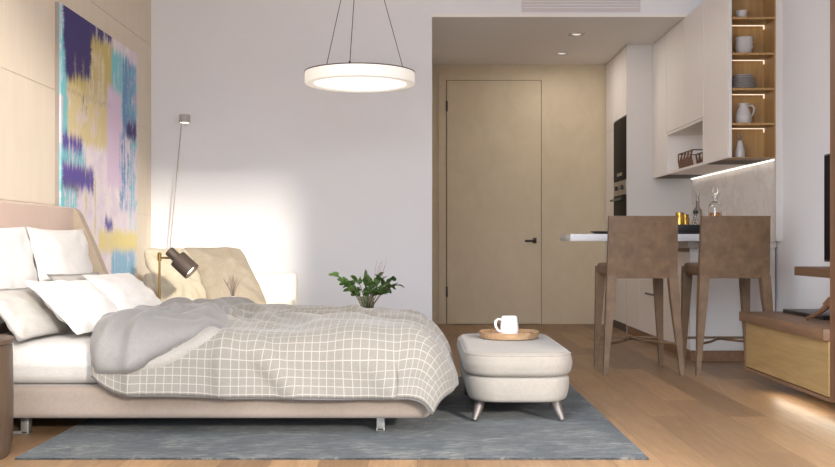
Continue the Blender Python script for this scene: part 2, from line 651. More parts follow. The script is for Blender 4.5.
# ================================================================== THE SETTING
RX, LX, BY, CZ = 2.59, -2.2, 8.26, 3.2
HC = 2.717
struct('floor', mbox(-2.4, 6.2, -5.2, 10.8, -.1, 0), M['floor'])
struct('ceiling', mbox(-2.4, 6.2, 2.0, 8.5, CZ, CZ + .1), M['ceil'])
bm = B()
for x in (-2.4, -.4, 1.6, 3.6, 6.08):
    box(bm, x, x + .12, -5.1, 2.12, 5.3, 5.42)
for y in (-5.1, -1.7, 2.0):
    box(bm, -2.4, 6.2, y, y + .12, 5.3, 5.42)
struct('added_glass_roof', bm, M['darkmetal'])  # bars of the unseen glass roof, added to let in light from above
struct('wall_loft', mbox(-2.4, 6.2, 2.0, 2.12, CZ + .1, 5.3), M['wall'])
bm = B()
for z0, z1 in ((0, .376), (.38, 1.076), (1.08, 1.776), (1.78, 2.476), (2.48, 3.176), (3.18, CZ)):
    box(bm, LX - .12, LX, 1.5, 8.14, z0, z1, .0015, 1)
    box(bm, LX - .12, LX, 8.144, BY, z0, z1, .0015, 1)
box(bm, LX - .14, LX - .004, 1.5, BY, 0, CZ)
box(bm, LX - .14, LX, 1.5, 2.12, CZ, 5.3)
struct('wall_left', bm, M['panelwall'])
bm = B()
box(bm, LX - .12, .12, BY, BY + .14, 0, CZ)
box(bm, .12, RX, BY, BY + .14, HC + .03, CZ)
box(bm, RX, 6.2, BY, BY + .14, 0, CZ)
struct('wall_back', bm, M['wall'])
struct('wall_right', mbox(RX, RX + .14, .86, BY, 0, CZ), M['wall'])
struct('wall_bay_top', mbox(RX, 6.1, .86, 2.0, CZ, 5.3), M['wall'])
struct('wall_kitchen_right', mbox(RX, RX + .14, BY, 10.8, 0, HC + .03), M['wall'])
struct('wall_side_bay', mbox(RX + .14, 6.0, .86, 1.0, 0, CZ), M['wall'])
struct('wall_bay_end', mbox(6.0, 6.14, -5.2, 2.12, 0, 5.3), M['wall'])
struct('wall_hall_left', mbox(-.02, .12, BY + .14, 10.8, 0, HC + .03), M['wall'])
struct('wall_hall_back', mbox(.12, RX, 10.49, 10.62, 0, HC + .03), M['birch'])
struct('ceiling_hall', mbox(.12, RX, BY, 10.62, HC, HC + .03), M['hallceil'])
# the glazed front behind the camera: only its bars
bm = B()
for x in (-2.2, .65, 3.49, 5.87):
    box(bm, x, x + .13, -5.1, -4.98, 0, 5.3)
box(bm, -2.2, 6.0, -5.1, -4.98, 5.22, 5.3)
box(bm, -2.2, 6.0, -5.1, -4.98, 0, .06)
struct('window_1', bm, M['darkmetal'])
bm = B()
for y in (-4.98, -2.8, -.65, 1.42):
    box(bm, LX - .12, LX, y, y + .08, 0, 5.3)
box(bm, LX - .12, LX, -4.98, 1.5, 5.22, 5.3)
box(bm, LX - .12, LX, -4.98, 1.5, 0, .06)
struct('added_side_window', bm, M['darkmetal'])  # bars of the unseen side glazing, added for fill from the left

# hall door with its flush frame
bm = B()
box(bm, .22, .302, 10.466, 10.49, 0, 2.62)
box(bm, 1.300, 1.39, 10.466, 10.49, 0, 2.62)
box(bm, .302, 1.300, 10.466, 10.49, 2.556, 2.62)
struct('trim_1', bm, M['birch'])
bm = mbox(.308, 1.294, 10.462, 10.49, .004, 2.55, .002, 1)
dr = struct('door_1', bm, M['birch'])
bm = B()
box(bm, .302, .308, 10.458, 10.489, .004, 2.556)
box(bm, 1.294, 1.300, 10.470, 10.489, .004, 2.556)
box(bm, .302, 1.300, 10.470, 10.489, 2.55, 2.556)
obj('door_gap', bm, plain('dark_gap', lin(92, 70, 48), .8), dr, smooth=False)
for z in (2.28, .34):
    obj('hinge', mbox(.298, .316, 10.45, 10.466, z - .055, z + .055, .003), M['black'], dr)
bm = B()
box(bm, 1.205, 1.245, 10.452, 10.464, .845, .905, .004)
tube(bm, [(1.225, 10.46, .875), (1.225, 10.425, .875), (1.21, 10.415, .873), (1.12, 10.415, .873)], .011)
obj('door_handle', bm, M['darkmetal'], dr)
# white strip closing the gap between the open shelf and the wall
struct('trim_2', mbox(2.545, RX, 7.10, 7.13, .865, HC), M['side_white'])

# ceiling downlights of the hall
def downlight(label, y):
    t = thing('recessed_downlight', label, 'ceiling light', (1.42, y, HC - .006), group='recessed hall downlights')
    bm = B()
    for a in ((-.065, .065, -.065, -.038), (-.065, .065, .038, .065), (-.065, -.038, -.038, .038), (.038, .065, -.038, .038)):
        box(bm, a[0], a[1], a[2], a[3], -.002, .005)
    obj('trim_ring', bm, M['side_white'], t, smooth=False)
    obj('lens', lathe(B(), [(.036, .003), (.036, .005)], 20), M['lens'], t)
    ld = bpy.data.lights.new('downlight_beam', 'AREA')
    ld.shape = 'DISK'
    ld.size = .07
    ld.energy = 4.5
    ld.color = (1, .95, .90)
    lo = bpy.data.objects.new('downlight_beam', ld)
    COL.objects.link(lo)
    lo.location = (1.42, y, HC - .012)
    return t
downlight('square recessed hall downlight nearer the room', 8.93)
downlight('square recessed hall downlight nearer the hall door', 9.83)

# air vent on the bulkhead
t = thing('air_vent', 'wide white slatted air vent high above the hall opening', 'vent', (.86, BY, 2.757))
bm = B()
box(bm, 0, .98, -.012, 0, 0, .012)
box(bm, 0, .98, -.012, 0, .288, .30)
box(bm, 0, .012, -.012, 0, .012, .288)
box(bm, .968, .98, -.012, 0, .012, .288)
obj('vent_frame', bm, M['grille'], t, smooth=False)
bm = B()
for k in range(11):
    z = .016 + k * .025
    box(bm, .012, .968, -.010, -.001, z, z + .018, .002, 1)
obj('slats', bm, M['grille'], t, smooth=False)

# ================================================================== LARGE FURNITURE
# ---- rug
r = obj('area_rug', mbox(-1.580, .908, 3.92, 6.30, .0, .008, .003), M['rug'])
tag(r, 'large worn blue-grey rug under the bed and ottoman', 'rug')
RZ = .008

# ---- bed
bed = thing('upholstered_bed', 'low double bed with beige upholstered base and winged headboard', 'bed', (-1.0, 5.2, 0))
bm = rbox(B(), -1.03, 5.2, .092, .232, 1.09, .90, .06, .03)
obj('bed_base', bm, M['bedskirt'], bed, True)
bm = B()
# main headboard panel and its rounded far and near wings, as one upholstered shell
def wing(bm, ya, yb):
    out = [(-2.155, .10), (-2.155, 1.065), (-2.12, 1.066)]
    for i in range(7):
        a = pi / 2 - i / 6 * radians(68)
        out.append((-2.115 + .055 * cos(a), 1.01 + .055 * sin(a)))
    out += [(-1.985, .86), (-1.895, .64), (-1.83, .42), (-1.80, .23), (-1.80, .10)]
    prism(bm, out, ya, yb, .018)
box(bm, -2.155, -2.09, 4.27, 6.14, .10, 1.066, .02, 3)
obj('headboard', bm, M['headboard'], bed, True)
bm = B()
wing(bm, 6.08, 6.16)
obj('headboard_wing', bm, M['wing_shade_cloth'], bed, True, 'sand-toned side wing, cloth darkened to stand for shade')
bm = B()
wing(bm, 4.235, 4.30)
obj('headboard_wing', bm, M['wing_shade_cloth'], bed, True, 'sand-toned side wing, cloth darkened to stand for shade')
bm = rbox(B(), -1.045, 5.2, .232, .412, 1.04, .87, .12, .07, bulge=.006)
bmesh.ops.subdivide_edges(bm, edges=[e for e in bm.edges if e.calc_length() > .3], cuts=60)
for v in bm.verts:
    q = v.co
    if .24 < q.z < .43:
        v.co.y += .012 * noise.noise(Vector((q.x * 17, q.z * 4, 1))) * (1 if q.y < 5 else 0)
obj('mattress', bm, M['sheet'], bed, True)
for (x, y, nm) in ((-1.745, 4.46, 'leg'), (-.165, 4.49, 'leg'), (-1.745, 5.9, 'leg'), (-.165, 5.9, 'leg')):
    bm = B()
    z0 = RZ + .0005 if x > -1.58 else 0.0005
    box(bm, x - .018, x + .018, y - .02, y + .02, z0, .098, .005)
    box(bm, x - (.075 if x < -1 else .02), x + .018, y - .02, y + .02, z0, z0 + .014, .003)
    obj('leg', bm, M['chrome'], bed, True)

# ---- duvet: draped analytically over the mattress, puffed and creased
U0, Y0, Y1, RB = -.085, 4.385, 6.02, .13
def drape(a, R, flare):
    q = R * pi / 2
    if a < q:
        return R * sin(a / R), R * (1 - cos(a / R))
    return R + flare * (a - q), R + (a - q)
def cloth_z(u, v):
    t = min(1, max(0, (-.15 - u) / .9))
    w = min(1, max(0, (v - 4.7) / 1.1))
    return .440 + .016 * t * t * (3 - 2 * t) - .014 * w * w * (3 - 2 * w)
def on_bed(u, v):
    a = max(0, u - U0)
    near = v < (Y0 + Y1) / 2
    b = max(0, Y0 - v) if near else max(0, v - Y1)
    r = (a ** 4 + b ** 4) ** .25
    x, y, z = min(u, U0), min(max(v, Y0), Y1), cloth_z(u, v)
    if r > 0:
        h = hypot(a, b)
        R = RB + .06 * (a / h)
        fl = .10 + .10 * (a * b > 0) * min(a, b) / .3
        fl += .05 * sin(v * 9 + 1) * (a / h) + .03 * sin(u * 11) * (b / h)
        o, d = drape(r, R, fl)
        x += o * a / h
        y += o * b / h * (-1 if near else 1)
        z -= d
    return Vector((x, y, z))
def surf_normal(u, v, e=.006):
    p = on_bed(u, v)
    return ((on_bed(u + e, v) - p).cross(on_bed(u, v + e) - p)).normalized()
def ridge(q, w):
    q = max(0, 1 - abs(q) / w)
    return q * q * (3 - 2 * q)
def crease(u, v):
    k = noise.noise(Vector((u * 2.2, v * 2.2, 3.3))) * .024
    # soft ridges fanning out from the middle of the turned-back edge
    du, dv = u + .82, v - 5.35
    ang, d = math.atan2(dv, du), hypot(du, dv)
    q = noise.noise(Vector((ang * 2.6, d * .8, 8.1)))
    k += ridge(q, .32) * .046 * min(1, d / .3) * max(.2, 1 - d / 1.7)
    q2 = noise.noise(Vector((u * 2.9 + v * 1.1, v * 1.5 - u * .8, 1.7)))
    k += ridge(q2, .22) * .020
    k += noise.noise(Vector((u * 6, v * 4, .4))) * .005
    q4 = noise.noise(Vector((u * 1.5 + v * .5, v * 4.4 + u * .9, 12.3)))
    k += q4 * .034 * min(1, max(0, (v - 4.30) / .2))
    return k * (1 - .45 * min(1, max(0, (v - 5.1) / .8)))
def duvet_point(u, v):
    return on_bed(u, v) + surf_normal(u, v) * (.006 + max(-.010, crease(u, v)))
def sheet_mesh(us, vs, pos, thick=None):
    bm = B()
    uvl = bm.loops.layers.uv.new('UVMap')
    g = [[bm.verts.new(pos(i, j)) for j in range(len(vs))] for i in range(len(us))]
    for i in range(len(us) - 1):
        for j in range(len(vs) - 1):
            f = bm.faces.new((g[i][j], g[i + 1][j], g[i + 1][j + 1], g[i][j + 1]))
            for l, (a, b) in zip(f.loops, ((i, j), (i + 1, j), (i + 1, j + 1), (i, j + 1))):
                l[uvl].uv = (us[a], vs[b])
    return bm
NU, NV = 150, 190
us = [-1.375 + (1.375 + U0 + .345) * i / NU for i in range(NU + 1)]
vs = [Y0 - .325 + (Y1 - Y0 + .325 + .26) * j / NV for j in range(NV + 1)]
def hem(u):
    return .012 * sin(u * 7) + .02 * noise.noise(Vector((u * 2.3, 0, 5)))
def dpos(i, j):
    u, v = us[i], vs[j]
    if v < Y0:
        v = Y0 - (Y0 - v) * (1 + hem(u) / .325) * (1 - .26 * max(0, min(1, (-1.20 - u) / .175)) ** 2)
    return duvet_point(u, v)
duv = thing('duvet', 'rumpled beige duvet with a white window-pane check, spread over the bed', 'duvet', (-.65, 5.2, .45))
bm = sheet_mesh(us, vs, dpos)
dobj = obj('checked_cover', bm, M['duvet'], duv, True, angle=80)
sol = dobj.modifiers.new('thickness', 'SOLIDIFY')
sol.thickness = .018
sol.offset = 1.0

bm = B()
path = [dpos(i, 0) for i in range(0, NU + 1)] + [dpos(NU, j) for j in range(2, NV - 20, 2)]
tube(bm, [q + Vector((0, -.006, -.003)) if k <= NU else q + Vector((.008, 0, -.003)) for k, q in enumerate(path)], .006, 8)
obj('hem_piping', bm, M['hempipe'], duv, True, 'dark grey hem edge')

# the head end of the duvet turned back, plain side out
def interp(tab, t):
    for (a, x), (b, y) in zip(tab, tab[1:]):
        if t <= b:
            k = (t - a) / (b - a)
            k = k * k * (3 - 2 * k) * .5 + k * .5
            return x + (y - x) * k
    return tab[-1][1]
EDGE = [(0, -1.20), (.02, -1.14), (.045, -1.05), (.075, -.955), (.115, -.88), (.20, -.86), (.32, -.90), (.5, -.97), (.75, -.98), (1, -.95)]
HEAD = [(0, -1.36), (.06, -1.39), (.15, -1.41), (.35, -1.36), (.6, -1.33), (1, -1.36)]
def flap(extra, T, uplift, name, mat, label):
    A, Bn = 60, 120
    V0, V1 = Y0 - .24 - extra * .2, Y1 + .2
    bm = B()
    uvl = bm.loops.layers.uv.new('UVMap')
    def P(s, t, top):
        u = interp(HEAD, t) + s * (interp(EDGE, t) + extra - interp(HEAD, t))
        v = V0 + t * (V1 - V0)
        u += .014 * noise.noise(Vector((v * 5, s * 2, 9)))
        e = min(s, 1 - s)
        k = min(1, e / .28)
        prof = sqrt(max(0, 1 - (1 - k) ** 2))
        kt = min(1, min(t / .10, (1 - t) / .05))
        prof *= sqrt(max(0, 1 - (1 - kt) ** 2))
        h = uplift + max(-.010, crease(u, v))
        if top:
            puff = 1 + .5 * noise.noise(Vector((u * 3, v * 2.6, 4.4)))
            wrk = noise.noise(Vector((u * 7, v * 4, 2.2))) * .012 + ridge(noise.noise(Vector((u * 3.4 - v * 2.2, v * 2.4 + u, 6.2))), .25) * .028 - .008
            h += prof * (T * puff * (1.15 - .75 * min(1, t / .7)) + wrk)
        return on_bed(u, v) + surf_normal(u, v) * h, (u, v)
    grids = []
    for top in (True, False):
        grids.append([[P(i / A, j / Bn, top) for j in range(Bn + 1)] for i in range(A + 1)])
    tv = [[bm.verts.new(grids[0][i][j][0]) for j in range(Bn + 1)] for i in range(A + 1)]
    edge = lambda i, j: i in (0, A) or j in (0, Bn)
    bv = [[tv[i][j] if edge(i, j) else bm.verts.new(grids[1][i][j][0]) for j in range(Bn + 1)] for i in range(A + 1)]
    for gr in (tv, bv):
        for i in range(A):
            for j in range(Bn):
                f = (gr[i][j], gr[i + 1][j], gr[i + 1][j + 1], gr[i][j + 1])
                try:
                    f = bm.faces.new(f)
                except ValueError:
                    continue
                for l, (a, b) in zip(f.loops, ((i, j), (i + 1, j), (i + 1, j + 1), (i, j + 1))):
                    l[uvl].uv = grids[0][a][b][1]
    return obj(name, bm, mat, duv, True, label, angle=80)
flap(.085, .016, .007, 'folded_hem', M['creamlinen'], 'pale cream hem of the turned-back duvet')
flap(0, .060, .016, 'turned_back_end', M['foldlinen'], 'plain grey lining folded over the check')

# ---- pillows
def put_pillow(name, label, mat, c, e1, e2, th, group, **k):
    bm = B()
    pillow(bm, (0, 0, 0), e1, e2, th, **k)
    o = obj(name, bm, M[mat], angle=80)
    o.location = c
    tag(o, label, 'pillow', group)
    return o
G1, G2, G3 = 'square pillows standing against the headboard', 'grey-cream pillows behind the white pillows', 'white pillows lying in front'
put_pillow('bed_pillow', 'tall white pillow standing against the headboard, on the side nearer the viewer', 'linen', (-1.972, 4.735, .70), (0, .855, 0), (.10, 0, -.47), .115, G1, seed=1)
put_pillow('bed_pillow', 'tall white pillow standing against the headboard, beside its wing', 'linen', (-1.972, 5.605, .70), (0, .87, 0), (.10, 0, -.47), .115, G1, seed=2)
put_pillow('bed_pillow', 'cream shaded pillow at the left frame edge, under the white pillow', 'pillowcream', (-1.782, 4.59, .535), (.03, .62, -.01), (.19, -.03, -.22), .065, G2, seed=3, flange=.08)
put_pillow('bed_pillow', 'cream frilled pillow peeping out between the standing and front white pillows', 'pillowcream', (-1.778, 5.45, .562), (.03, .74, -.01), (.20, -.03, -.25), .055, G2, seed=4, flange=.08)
put_pillow('bed_pillow', 'white pillow leaning in front, nearer corner pointing down at the sheet', 'linen', (-1.625, 4.86, .549), (.05, .74, -.02), (.26, -.05, -.24), .11, G3, seed=5, flange=.06)
put_pillow('bed_pillow', 'white pillow in front on the far side, beside the brass lamp', 'linen', (-1.645, 5.69, .557), (.05, .72, -.01), (.26, -.05, -.24), .12, G3, seed=6, flange=.06)

# ---- bedside drum
t = thing('bedside_table', 'smoked oak drum-shaped bedside table at the left edge beside the bed', 'side table', (-1.868, 3.945, 0))
obj('body', lathe(B(), [(.235, 0), (.243, .012), (.252, .06), (.255, .22), (.253, .40), (.25, .448)], 64), M['drum'], t)
obj('table_top', lathe(B(), [(.25, .448), (.258, .452), (.26, .458), (.258, .468), (.25, .472)], 64), M['drum'], t)

# ---- ottoman
ott = thing('ottoman', 'white padded ottoman bench with tapered metal legs on the rug', 'ottoman', (.475, 5.12, RZ))
bm = rbox(B(), .475, 5.12, .112, .229, .246, .512, .15, .022, seg=12, bulge=.004)
for v in bm.verts:
    k = (v.co.z - .112) / .12
    v.co.x = .475 + (v.co.x - .475) * (.95 + .05 * k)
obj('base', bm, M['boucle'], ott, True)
bm = rbox(B(), .475, 5.12, .2295, .345, .256, .525, .16, .034, seg=12, es=6, bulge=.004)
obj('cushion', bm, M['boucle'], ott, True)
bm = B()
ring = []
for k, (sx, sy) in enumerate(((1, 1), (-1, 1), (-1, -1), (1, -1))):
    for i in range(11):
        a = k * pi / 2 + i / 10 * pi / 2
        ring.append((.475 + sx * (.250 - .156) + .156 * cos(a), 5.12 + sy * (.519 - .156) + .156 * sin(a), .329))
tube(bm, ring + [ring[0]], .0045, 8)
obj('piping', bm, M['boucle'], ott, True)
for sx in (-1, 1):
    for sy in (-1, 1):
        bm = B()
        x, y = .475 + sx * .17, 5.12 + sy * .355
        tube(bm, [(x, y, .128), (x + sx * .022, y + sy * .035, .055), (x + sx * .038, y + sy * .055, RZ + .0075)], [.032, .021, .012], 14)
        obj('leg', bm, M['nickel'], ott, True)

# tray and mug on the ottoman
TZ = .346
t = thing('wooden_tray', 'round wooden tray lying on the white ottoman', 'tray', (.485, 5.30, TZ))
obj('dish', lathe(B(), [(.140, 0), (.152, .004), (.160, .034), (.160, .038), (.152, .038), (.145, .010), (.001, .008)], 48, cap1=False), M['traywood'], t)
for sx in (-1, 1):
    bm = B()
    box(bm, sx * .098 - .017, sx * .098 + .017, -.128, -.104, .0365, .041, .002)
    obj('grip', bm, M['walnut'], t, label='dark inlaid grip on the rim')
t = thing('mug', 'white ceramic mug standing on the round tray', 'mug', (.487, 5.30, TZ + .009))
obj('cup', lathe(B(), [(.001, 0), (.036, 0), (.043, .008), (.048, .03), (.047, .06), (.041, .104), (.039, .107), (.037, .104), (.043, .06), (.043, .02), (.001, .010)], 36, cap0=False, cap1=False), M['ceramic'], t)
bm = B()
tube(bm, [(-.039, 0, .088), (-.060, 0, .092), (-.074, 0, .080), (-.074, 0, .056), (-.062, 0, .034), (-.044, 0, .024)], [.006, .006, .0065, .0065, .006, .006], 10)
obj('handle', bm, M['ceramic'], t)

# ---- sofa behind the bed
sofa = thing('armchair', 'wide cream armchair by the back wall behind the bed', 'armchair', (-1.55, 7.55, 0))
obj('seat', rbox(B(), -1.53, 7.45, .14, .36, .56, .42, .06, .04), M['sofa'], sofa, True)
obj('backrest', rbox(B(), -1.555, 7.92, .10, .612, .60, .09, .05, .03), M['sofa'], sofa, True)
obj('armrest', rbox(B(), -2.09, 7.45, .10, .515, .065, .42, .05, .035), M['sofa'], sofa, True)
for x in (-2.08, -1.02):
    for y in (7.1, 7.94):
        obj('leg', mbox(x - .02, x + .02, y - .02, y + .02, 0, .145, .003), M['darkmetal'], sofa, True)
o = put_pillow('back_cushion', 'sand coloured cushion leaning at the left behind the brass lamp', 'tan1', (-1.740, 7.22, .592), (.24, .38, 0), (.21, -.13, -.46), .15, 'big cushions on the armchair', seed=8, rnd=.10, wr=.02)
o['category'] = 'cushion'
o = put_pillow('back_cushion', 'darker tan cushion leaning at the right against the armchair back', 'tan2', (-1.465, 7.60, .592), (.44, .24, 0), (.26, -.20, -.47), .15, 'big cushions on the armchair', seed=9, rnd=.10, wr=.018)
o['category'] = 'cushion'

# ---- low table with twig vase behind the bed
t = thing('coffee_table', 'low white table behind the bed under the twig vase', 'table', (-1.22, 6.75, 0))
obj('table_top', mbox(-.24, .24, -.2, .2, .375, .40, .006), M['counter'], t)
for sx in (-1, 1):
    for sy in (-1, 1):
        obj('leg', mbox(sx * .21 - .014, sx * .21 + .014, sy * .17 - .014, sy * .17 + .014, 0, .375), M['darkmetal'], t)
t = thing('twig_vase', 'small white vase of bare twigs behind the bed', 'vase', (-1.245, 6.75, .40))
obj('vase', lathe(B(), [(.018, 0), (.030, .008), (.032, .04), (.022, .066), (.011, .082), (.011, .09), (.008, .088), (.008, .07)], 24, cap1=False), M['ceramic'], t)
bm = B()
rr = random.Random(3)
for k in range(12):
    a = rr.uniform(0, 2 * pi)
    s = rr.uniform(.03, .10)
    h = rr.uniform(.09, .15)
    p0 = Vector((0, 0, .07))
    p1 = Vector((cos(a) * s * .35, sin(a) * s * .3, .09 + h * .4))
    p2 = Vector((cos(a) * s, sin(a) * s * .5, .09 + h))
    tube(bm, [p0, p1, p2], [.0022, .0018, .001], 5)
    q = p1.lerp(p2, .4)
    tube(bm, [q, q + Vector((rr.uniform(-.03, .03), .0, .04))], [.0014, .0008], 5)
obj('twigs', bm, M['twig'], t)

# ---- brass reading lamp beyond the bed
t = thing('reading_lamp', 'brass pole reading lamp with a dark bronze cylinder shade behind the bed', 'lamp', (-1.677, 6.5, 0))
obj('base', lathe(B(), [(.11, 0), (.11, .014), (.10, .018), (.012, .02)], 32), M['brass'], t)
obj('pole', lathe(B(), [(.007, .018), (.007, .79)], 14), M['brass'], t)
bm = B()
tube(bm, [(0, 0, .755), (.085, -.01, .752)], .0065, 10)
lathe(bm, [(.013, .735), (.013, .785)], 14)
obj('arm', bm, M['brass'], t)
ax = Vector((.74, -.10, -.66)).normalized()
rot = ax.to_track_quat('Z', 'Y').to_matrix()
bm = lathe(B(), [(.002, -.002), (.030, 0), (.033, .004), (.033, .072), (.058, .078), (.060, .084), (.060, .205), (.057, .205), (.056, .09), (.02, .085)], 32, c=(.067, -.02, .80), cap1=False, rot=rot)
obj('shade', bm, M['bronze'], t)
obj('bulb', lathe(B(), [(.012, .09), (.03, .11), (.046, .15), (.050, .17), (.03, .192), (.005, .197)], 20, c=(.067, -.02, .80), rot=rot), M['bulb'], t, label='lit bulb inside the shade')

# ---- slim floor lamp at the back wall
t = thing('floor_lamp', 'slim leaning floor lamp with a small round grey head by the back wall', 'lamp', (-2.085, 8.14, 0))
obj('base', lathe(B(), [(.075, 0), (.075, .012), (.01, .016)], 28), M['lamphead'], t)
bm = B()
tube(bm, [(0, 0, .012), (.075, 0, .86), (.168, 0, 1.86)], .005, 8)
obj('pole', bm, M['lamphead'], t)
bm = lathe(B(), [(.036, 1.829), (.044, 1.831), (.044, 1.890), (.041, 1.894), (.001, 1.894)], 28, c=(.190, -.0, 0), cap0=False, cap1=False)
obj('lamp_head', bm, M['palegrey'], t)
obj('diffuser', lathe(B(), [(.040, 1.830), (.040, 1.838)], 28, c=(.190, 0, 0)), M['bulb'], t, label='lit underside of the head')

# ---- plant in a glass vase on a side table behind the bed
t = thing('side_table', 'small round table behind the bed under the leafy vase', 'table', (-.385, 7.0, 0))
obj('table_top', lathe(B(), [(.19, .315), (.20, .318), (.20, .328), (.19, .331)], 40), M['walnut'], t)
obj('stand', lathe(B(), [(.13, 0), (.13, .012), (.02, .02), (.018, .316)], 28), M['darkmetal'], t)
vase = thing('leafy_vase', 'smoky glass vase with bushy green branches behind the bed', 'plant', (-.355, 7.0, .331))
obj('vase', lathe(B(), [(.001, 0), (.047, 0), (.05, .006), (.05, .145), (.046, .145), (.044, .012), (.001, .010)], 32, cap0=False, cap1=False), M['greenglass'], vase)
bs, bl = B(), B()
rr = random.Random(11)
def leaf(bm, p, d, size, roll):
    d = d.normalized()
    ref = Vector((0, 0, 1)) if abs(d.z) < .9 else Vector((1, 0, 0))
    s = d.cross(ref).normalized()
    nn = s.cross(d)
    s, nn = s * cos(roll) + nn * sin(roll), nn * cos(roll) - s * sin(roll)
    prof = ((0, .05), (.22, .42), (.5, .52), (.78, .40), (1, .04))
    L, C, R = [], [], []
    for a, w in prof:
        c_ = p + d * (a * size) - nn * (a * a * size * .18)
        L.append(bm.verts.new(c_ + s * w * size * .72 + nn * w * size * .12))
        R.append(bm.verts.new(c_ - s * w * size * .72 + nn * w * size * .12))
        C.append(bm.verts.new(c_))
    for i in range(4):
        bm.faces.new((L[i], L[i + 1], C[i + 1], C[i]))
        bm.faces.new((C[i], C[i + 1], R[i + 1], R[i]))
TIPS = [(-.225, .0, .335), (-.17, -.03, .29), (-.12, .05, .26), (-.06, -.04, .28), (-.02, .03, .30), (.03, -.05, .26), (.07, .04, .31),
        (.12, -.03, .32), (.17, .03, .29), (.22, -.02, .25), (.19, -.05, .24), (-.10, -.07, .22), (.08, -.07, .19), (.02, -.08, .20)]
for x, y, z in TIPS:
    z = .155 + (z - .155) * .78
    a, b, c_ = Vector((x * .08, y * .2, .02)), Vector((x * .38, y * .5, .15 + (z - .15) * .55)), Vector((x, y, z))
    pts = [a.lerp(b, k / 4).lerp(b.lerp(c_, k / 4), k / 4) for k in range(5)]
    tube(bs, pts, [.0035, .003, .0026, .002, .0014], 6)
    for k in range(9):
        f = .34 + .66 * k / 8
        q = a.lerp(b, f).lerp(b.lerp(c_, f), f)
        if q.z < .145:
            continue
        d = (c_ - b).normalized() * .6 + Vector((rr.uniform(-1, 1), rr.uniform(-1, 1), rr.uniform(-.5, .8)))
        leaf(bl, q, d, rr.uniform(.045, .068), rr.uniform(-1.2, 1.2))
obj('stems', bs, M['stem'], vase)
obj('foliage', bl, M['leaf'], vase)
bm = B()
for k in range(6):
    x = .07 + k * .014
    tube(bm, [(.01, .01, .10), (x * .7, .02, .26), (x, .02, .36 + .05 * rr.random())], [.0016, .0013, .0008], 5)
obj('dry_sprigs', bm, plain('pinkish_sprig', lin(170, 138, 138), .8), vase, label='thin pinkish dry sprigs')
bm = lathe(B(), [(.001, 0), (.030, 0), (.034, .006), (.034, .062), (.031, .062), (.030, .008), (.001, .007)], 26, cap0=False, cap1=False)
o = obj('glass_tumbler', bm, M['greenglass'])
o.location = (-.445, 6.97, .331)
tag(o, 'short smoky glass tumbler left of the leafy vase', 'glass')

# ================================================================== KITCHEN
FX = 1.965                                  # plane of the base cabinet fronts
ys = [7.22, 7.76, 8.30, 8.85, 9.39]
names = ['white base cabinet at the open end behind the right bar stool', 'second white base cabinet from the open end',
         'white base cabinet with a dark slot handle', 'white base cabinet next to the oven tower']
for k in range(4):
    a, b = ys[k], ys[k + 1]
    t = thing('base_cabinet', names[k], 'cabinet', (2.27, (a + b) / 2, 0), group='white base cabinets')
    obj('carcass', mbox(FX + .02, 2.57, a, b, .075, .785), M['carcass'], t, True, smooth=False)
    obj('door', mbox(FX, FX + .019, a + .0015, b - .0015, .078, .785, .002, 1), M['white_lacquer'], t, True)
    if k == 0:
        obj('end_panel', mbox(FX - .004, 2.575, a - .022, a - .001, .075, .812, .004), M['side_white'], t, True)
    if k == 2:
        obj('handle', mbox(FX - .006, FX + .002, 8.33, 8.62, .410, .424), M['black'], t, True, smooth=False)
o = obj('cabinet_plinth', mbox(FX + .006, 2.56, 7.215, 9.39, 0, .074), M['plinth'], smooth=False)
tag(o, 'brown wooden plinth along the foot of the base cabinets', 'plinth')
o = obj('finger_rail', mbox(FX + .012, 2.0, 7.222, 9.39, .786, .8125), M['plinth'], smooth=False)
tag(o, 'brown wooden rail under the worktop above the cabinet doors', 'rail')
o = obj('worktop', mbox(1.945, 2.585, 7.19, 9.395, .813, .862, .003), M['worktop'])
tag(o, 'greyish kitchen worktop along the marble wall', 'worktop')
o = obj('bar_counter', mbox(1.07, 2.24, 7.0, 7.52, .863, .913, .004), M['counter'])
tag(o, 'white cantilevered bar slab in front of the stools', 'counter')

# marble backsplash
o = obj('backsplash', mbox(2.574, RX - .001, 7.13, 9.39, .864, 1.452), M['marble'], smooth=False)
tag(o, 'pale veined marble backsplash between worktop and wall cabinets', 'backsplash')

# wall cabinets
CX, CB, CT = 2.22, 1.456, 2.712
t = thing('wall_cabinet', 'tall white wall cabinet beside the oven tower', 'cabinet', (2.4, 9.13, CB), group='white wall cabinets')
obj('carcass', mbox(CX + .02, 2.585, 8.862, 9.39, CB, CT), M['carcass'], t, True, smooth=False)
obj('door', mbox(CX - .012, CX + .007, 8.869, 9.388, CB, CT, .002, 1), M['white_lacquer'], t, True)
for a, b, lab in ((8.29, 8.858, 'white wall cabinet above the far half of the open niche'), (7.722, 8.286, 'white wall cabinet above the near half of the open niche')):
    t = thing('wall_cabinet', lab, 'cabinet', (2.4, (a + b) / 2, 1.82), group='white wall cabinets')
    obj('carcass', mbox(CX + .02, 2.585, a, b, 1.822, CT), M['carcass'], t, True, smooth=False)
    obj('door', mbox(CX - .012, CX + .007, a + .005, b - .005, 1.825, CT, .002, 1), M['white_lacquer'], t, True)
t = thing('open_niche', 'open pale niche under the wall cabinets', 'shelf', (2.4, 8.29, CB))
bm = B()
box(bm, CX - .012, 2.585, 7.722, 8.858, CB, CB + .02)
box(bm, 2.565, 2.585, 7.722, 8.858, CB + .02, 1.80)
box(bm, CX - .012, 2.585, 7.722, 8.858, 1.80, 1.82)
box(bm, CX - .012, 2.565, 7.722, 7.74, CB + .02, 1.80)
box(bm, CX - .012, 2.565, 8.84, 8.858, CB + .02, 1.80)
obj('niche_box', bm, M['white_lacquer'], t, True, smooth=False)
